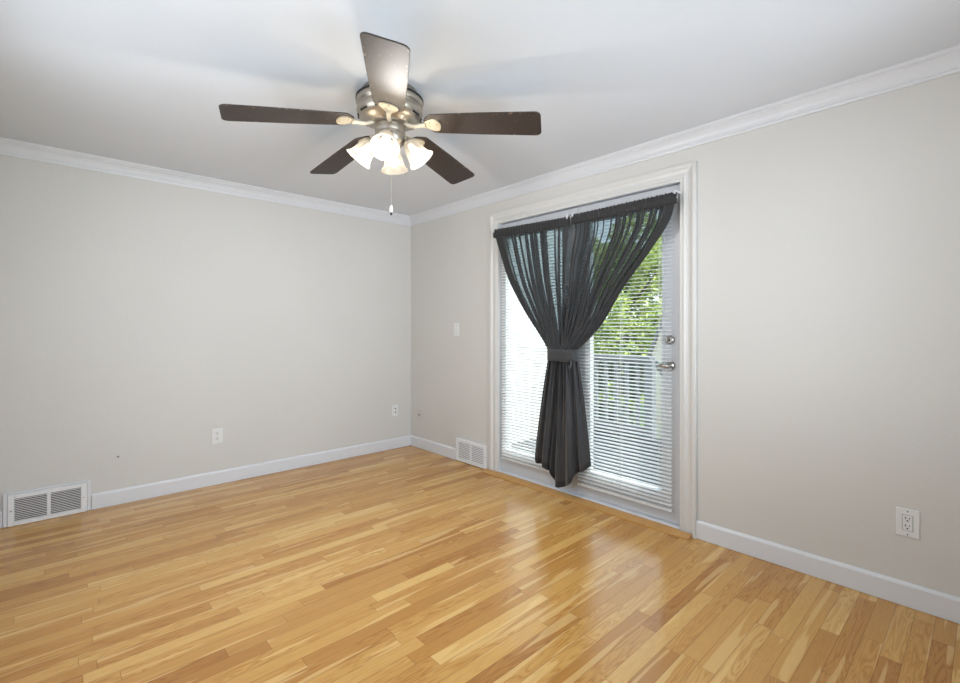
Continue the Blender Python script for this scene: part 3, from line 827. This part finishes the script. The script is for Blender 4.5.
bm = bmesh.new(); tube(bm, (0, -.012, 0), (0, 0, 0), .005, seg=10); link('stub', bm, M['duct'], nb)
bm = bmesh.new(); lathe(bm, [(0, 0), (.009, 0), (.008, .003), (0, .003)], 16, Matrix.Rotation(PI/2, 4, 'X')); link('collar', bm, M['plate_painted'], nb)

# ------------------------------------------------------------------ outside
bm = bmesh.new(); box(bm, X1+.15, 5.42, .2, 9.0, -.16, -.12); struct('deck_floor', bm, M['deck'])
bm = bmesh.new(); box(bm, X1+.15, 45, -25, 45, -1.25, -1.2); struct('ground', bm, M['lawn'])
rl = tag(empty('deck_railing', (5.36, 2.787, -.12)), 'grey deck railing with square balusters beyond the patio door', 'railing')
y1 = .88
bm = bmesh.new(); box(bm, -.07, .07, -.03, y1, .955, .99); box(bm, -.02, .02, .03, y1, .90, .955); link('top_rail', bm, M['railm'], rl, bevel=.004)
bm = bmesh.new(); box(bm, -.025, .025, .03, y1, .015, .12); link('bottom_rail', bm, M['railm'], rl)
for i in range(1):
    bm = bmesh.new(); box(bm, -.05, .05, -.05, .05, 0, .955); link('post', bm, M['railm'], rl, bevel=.004)
src = None
for i in range(5):
    y = .16 + i*.150
    if src is None:
        bm = bmesh.new(); box(bm, -.019, .019, -.021, .021, .12, .90); src = link('baluster', bm, M['railm'], rl); src.location = (0, y, 0)
    else:
        c = src.copy(); COL.objects.link(c); c.parent = rl; c.location = (0, y, 0)
ps = tag(empty('added_white_wall', (4.15, 3.75, -.12)), 'white board wall added at the left end of the deck to brighten the left blind', 'added wall')  # made-up wall, added as a bright backdrop that whitens the left blind
bm = bmesh.new()
for i in range(17): box(bm, -1.18, 1.24, -.012, .012, i*.15, i*.15+.146)
link('boards', bm, M['whitewall'], ps, bevel=.003)
for xx in (-1.15, 0.03, 1.21):
    bm = bmesh.new(); box(bm, xx-.045, xx+.045, .013, .10, 0, 2.62); link('post', bm, M['whitewall'], ps)
bm = bmesh.new(); box(bm, -1.2, 1.26, -.05, .11, 2.62, 2.66); link('cap', bm, M['whitewall'], ps)
sr = tag(empty('stair_handrail', (5.36, 2.787, -.12)), 'grey stair handrail sloping down from the deck corner post', 'handrail')
bm = bmesh.new()
loft(bm, [[(.06, -.07, .90), (.06, .0, .90), (.06, .0, .95), (.06, -.07, .95)], [(1.6, -.07, -.15), (1.6, .0, -.15), (1.6, .0, -.10), (1.6, -.07, -.10)]])
link('sloping_rail', bm, M['railm'], sr)
bm = bmesh.new(); box(bm, 1.56, 1.64, -.075, .005, -1.08, -.05); link('end_post', bm, M['railm'], sr)
st = tag(empty('deck_stairs', (5.42, 2.0, -1.2)), 'grey wooden steps leading down from the deck', 'stairs')
for i in range(5):
    bm = bmesh.new(); box(bm, .02+i*.28, .32+i*.28, -.85, .72, .85-i*.2, .89-i*.2); link('tread', bm, M['railm'], st)
for yy in (-.86, .72):
    bm = bmesh.new()
    loft(bm, [[(0, yy, .70), (0, yy+.04, .70), (0, yy+.04, .95), (0, yy, .95)], [(1.45, yy, 0), (1.45, yy+.04, 0), (1.45, yy+.04, .06), (1.45, yy, .06)]])
    link('stringer', bm, M['railm'], st)

def tree(name, loc, rad, hgt, n, size, mat, label, seed, cat='tree', group=None, trunk=True):
    rnd = random.Random(seed)
    t = tag(empty(name, loc), label, cat, group)
    if trunk:
        bm = bmesh.new(); pathtube(bm, [(0, 0, 0), (.05, .03, hgt*.3), (-.04, .05, hgt*.6), (0, 0, hgt*.85)], [.14, .12, .08, .03], 10)
        for k in range(7):
            a = rnd.uniform(0, 6.28); z0 = hgt*rnd.uniform(.3, .65); L = rad*.8
            pathtube(bm, [(0, 0, z0), (L*.5*math.cos(a), L*.5*math.sin(a), z0+.35), (L*math.cos(a), L*math.sin(a), z0+.8)], [.05, .035, .012], 7)
        link('trunk', bm, M['bark'], t, smooth=True)
    bm = bmesh.new()
    blobs = []
    for k in range(22 if trunk else 14):
        a = rnd.uniform(0, 6.28); rr = rad*math.sqrt(rnd.uniform(0, .75)); zz = hgt*rnd.uniform(.18, .92)
        sc = rad*rnd.uniform(.26, .42)*(1.15-.5*abs(zz/hgt-.5))
        blobs.append((rr*math.cos(a), rr*math.sin(a), zz, sc))
    for k in range(n):
        bx, by, bz, bs = rnd.choice(blobs)
        d = Vector((rnd.gauss(0, 1), rnd.gauss(0, 1), rnd.gauss(0, 1))).normalized()*bs*rnd.uniform(.65, 1.1)
        c = Vector((bx, by, bz))+d
        if c.z < .05: c.z = .05
        u = Vector((rnd.gauss(0, 1), rnd.gauss(0, 1), rnd.gauss(0, .6))).normalized(); v = u.orthogonal().normalized()
        w_ = u.cross(v); v = v*math.cos(k)+w_*math.sin(k)
        s = size*rnd.uniform(.7, 1.3); nn = u.cross(v)*s*.18
        p = [c-u*s, c+v*s*.45+nn, c+u*s, c-v*s*.45+nn]
        bm.faces.new([bm.verts.new(x) for x in p])
    link('foliage', bm, M[mat], t)
    return t
G = 'trees beyond the deck'
tree('leafy_tree', (12.0, 6.9, -1.2), 2.0, 5.2, 32000, .07, 'leaf', 'yellow-green sunlit tree right behind the railing, seen through the open slats', 1, group=G)
tree('leafy_tree', (16.0, 4.2, -1.2), 2.2, 6.6, 9000, .13, 'leaf2', 'mid green tree farther back, right of the yellow-green one and behind the beige building', 2, group=G)
for i, (yy, lb) in enumerate(((4.5, 'dark shrub behind the right end of the deck railing'), (5.6, 'dark shrub behind the middle of the deck railing'), (6.7, 'dark shrub behind the left end of the deck railing'))):
    tree('garden_shrub', (7.3, yy, -1.2), .52, 1.9, 6000, .06, 'hedge', lb, 20+i, 'shrub', 'dark shrubs behind the railing', trunk=False)
hs = tag(empty('garden_house', (8.6, 3.4, -1.2)), 'beige sided building with a steep gable at the right edge of the glass', 'building')
bm = bmesh.new()
gp = [(-1.8, 0), (1.1, 0), (1.1, 1.8), (.45, 3.3), (-1.15, 3.3), (-1.8, 1.8)]
loft(bm, [[(0, y, z) for y, z in gp], [(2.2, y, z) for y, z in gp]])
link('wall', bm, M['siding'], hs)
bm = bmesh.new()
gp = [(1.10, 1.76), (.47, 3.31), (-1.17, 3.31), (-1.80, 1.76), (-1.84, 1.77), (-1.20, 3.35), (.50, 3.35), (1.14, 1.77)]
loft(bm, [[(-.08, y, z) for y, z in gp], [(2.28, y, z) for y, z in gp]])
link('roof', bm, M['roof'], hs)
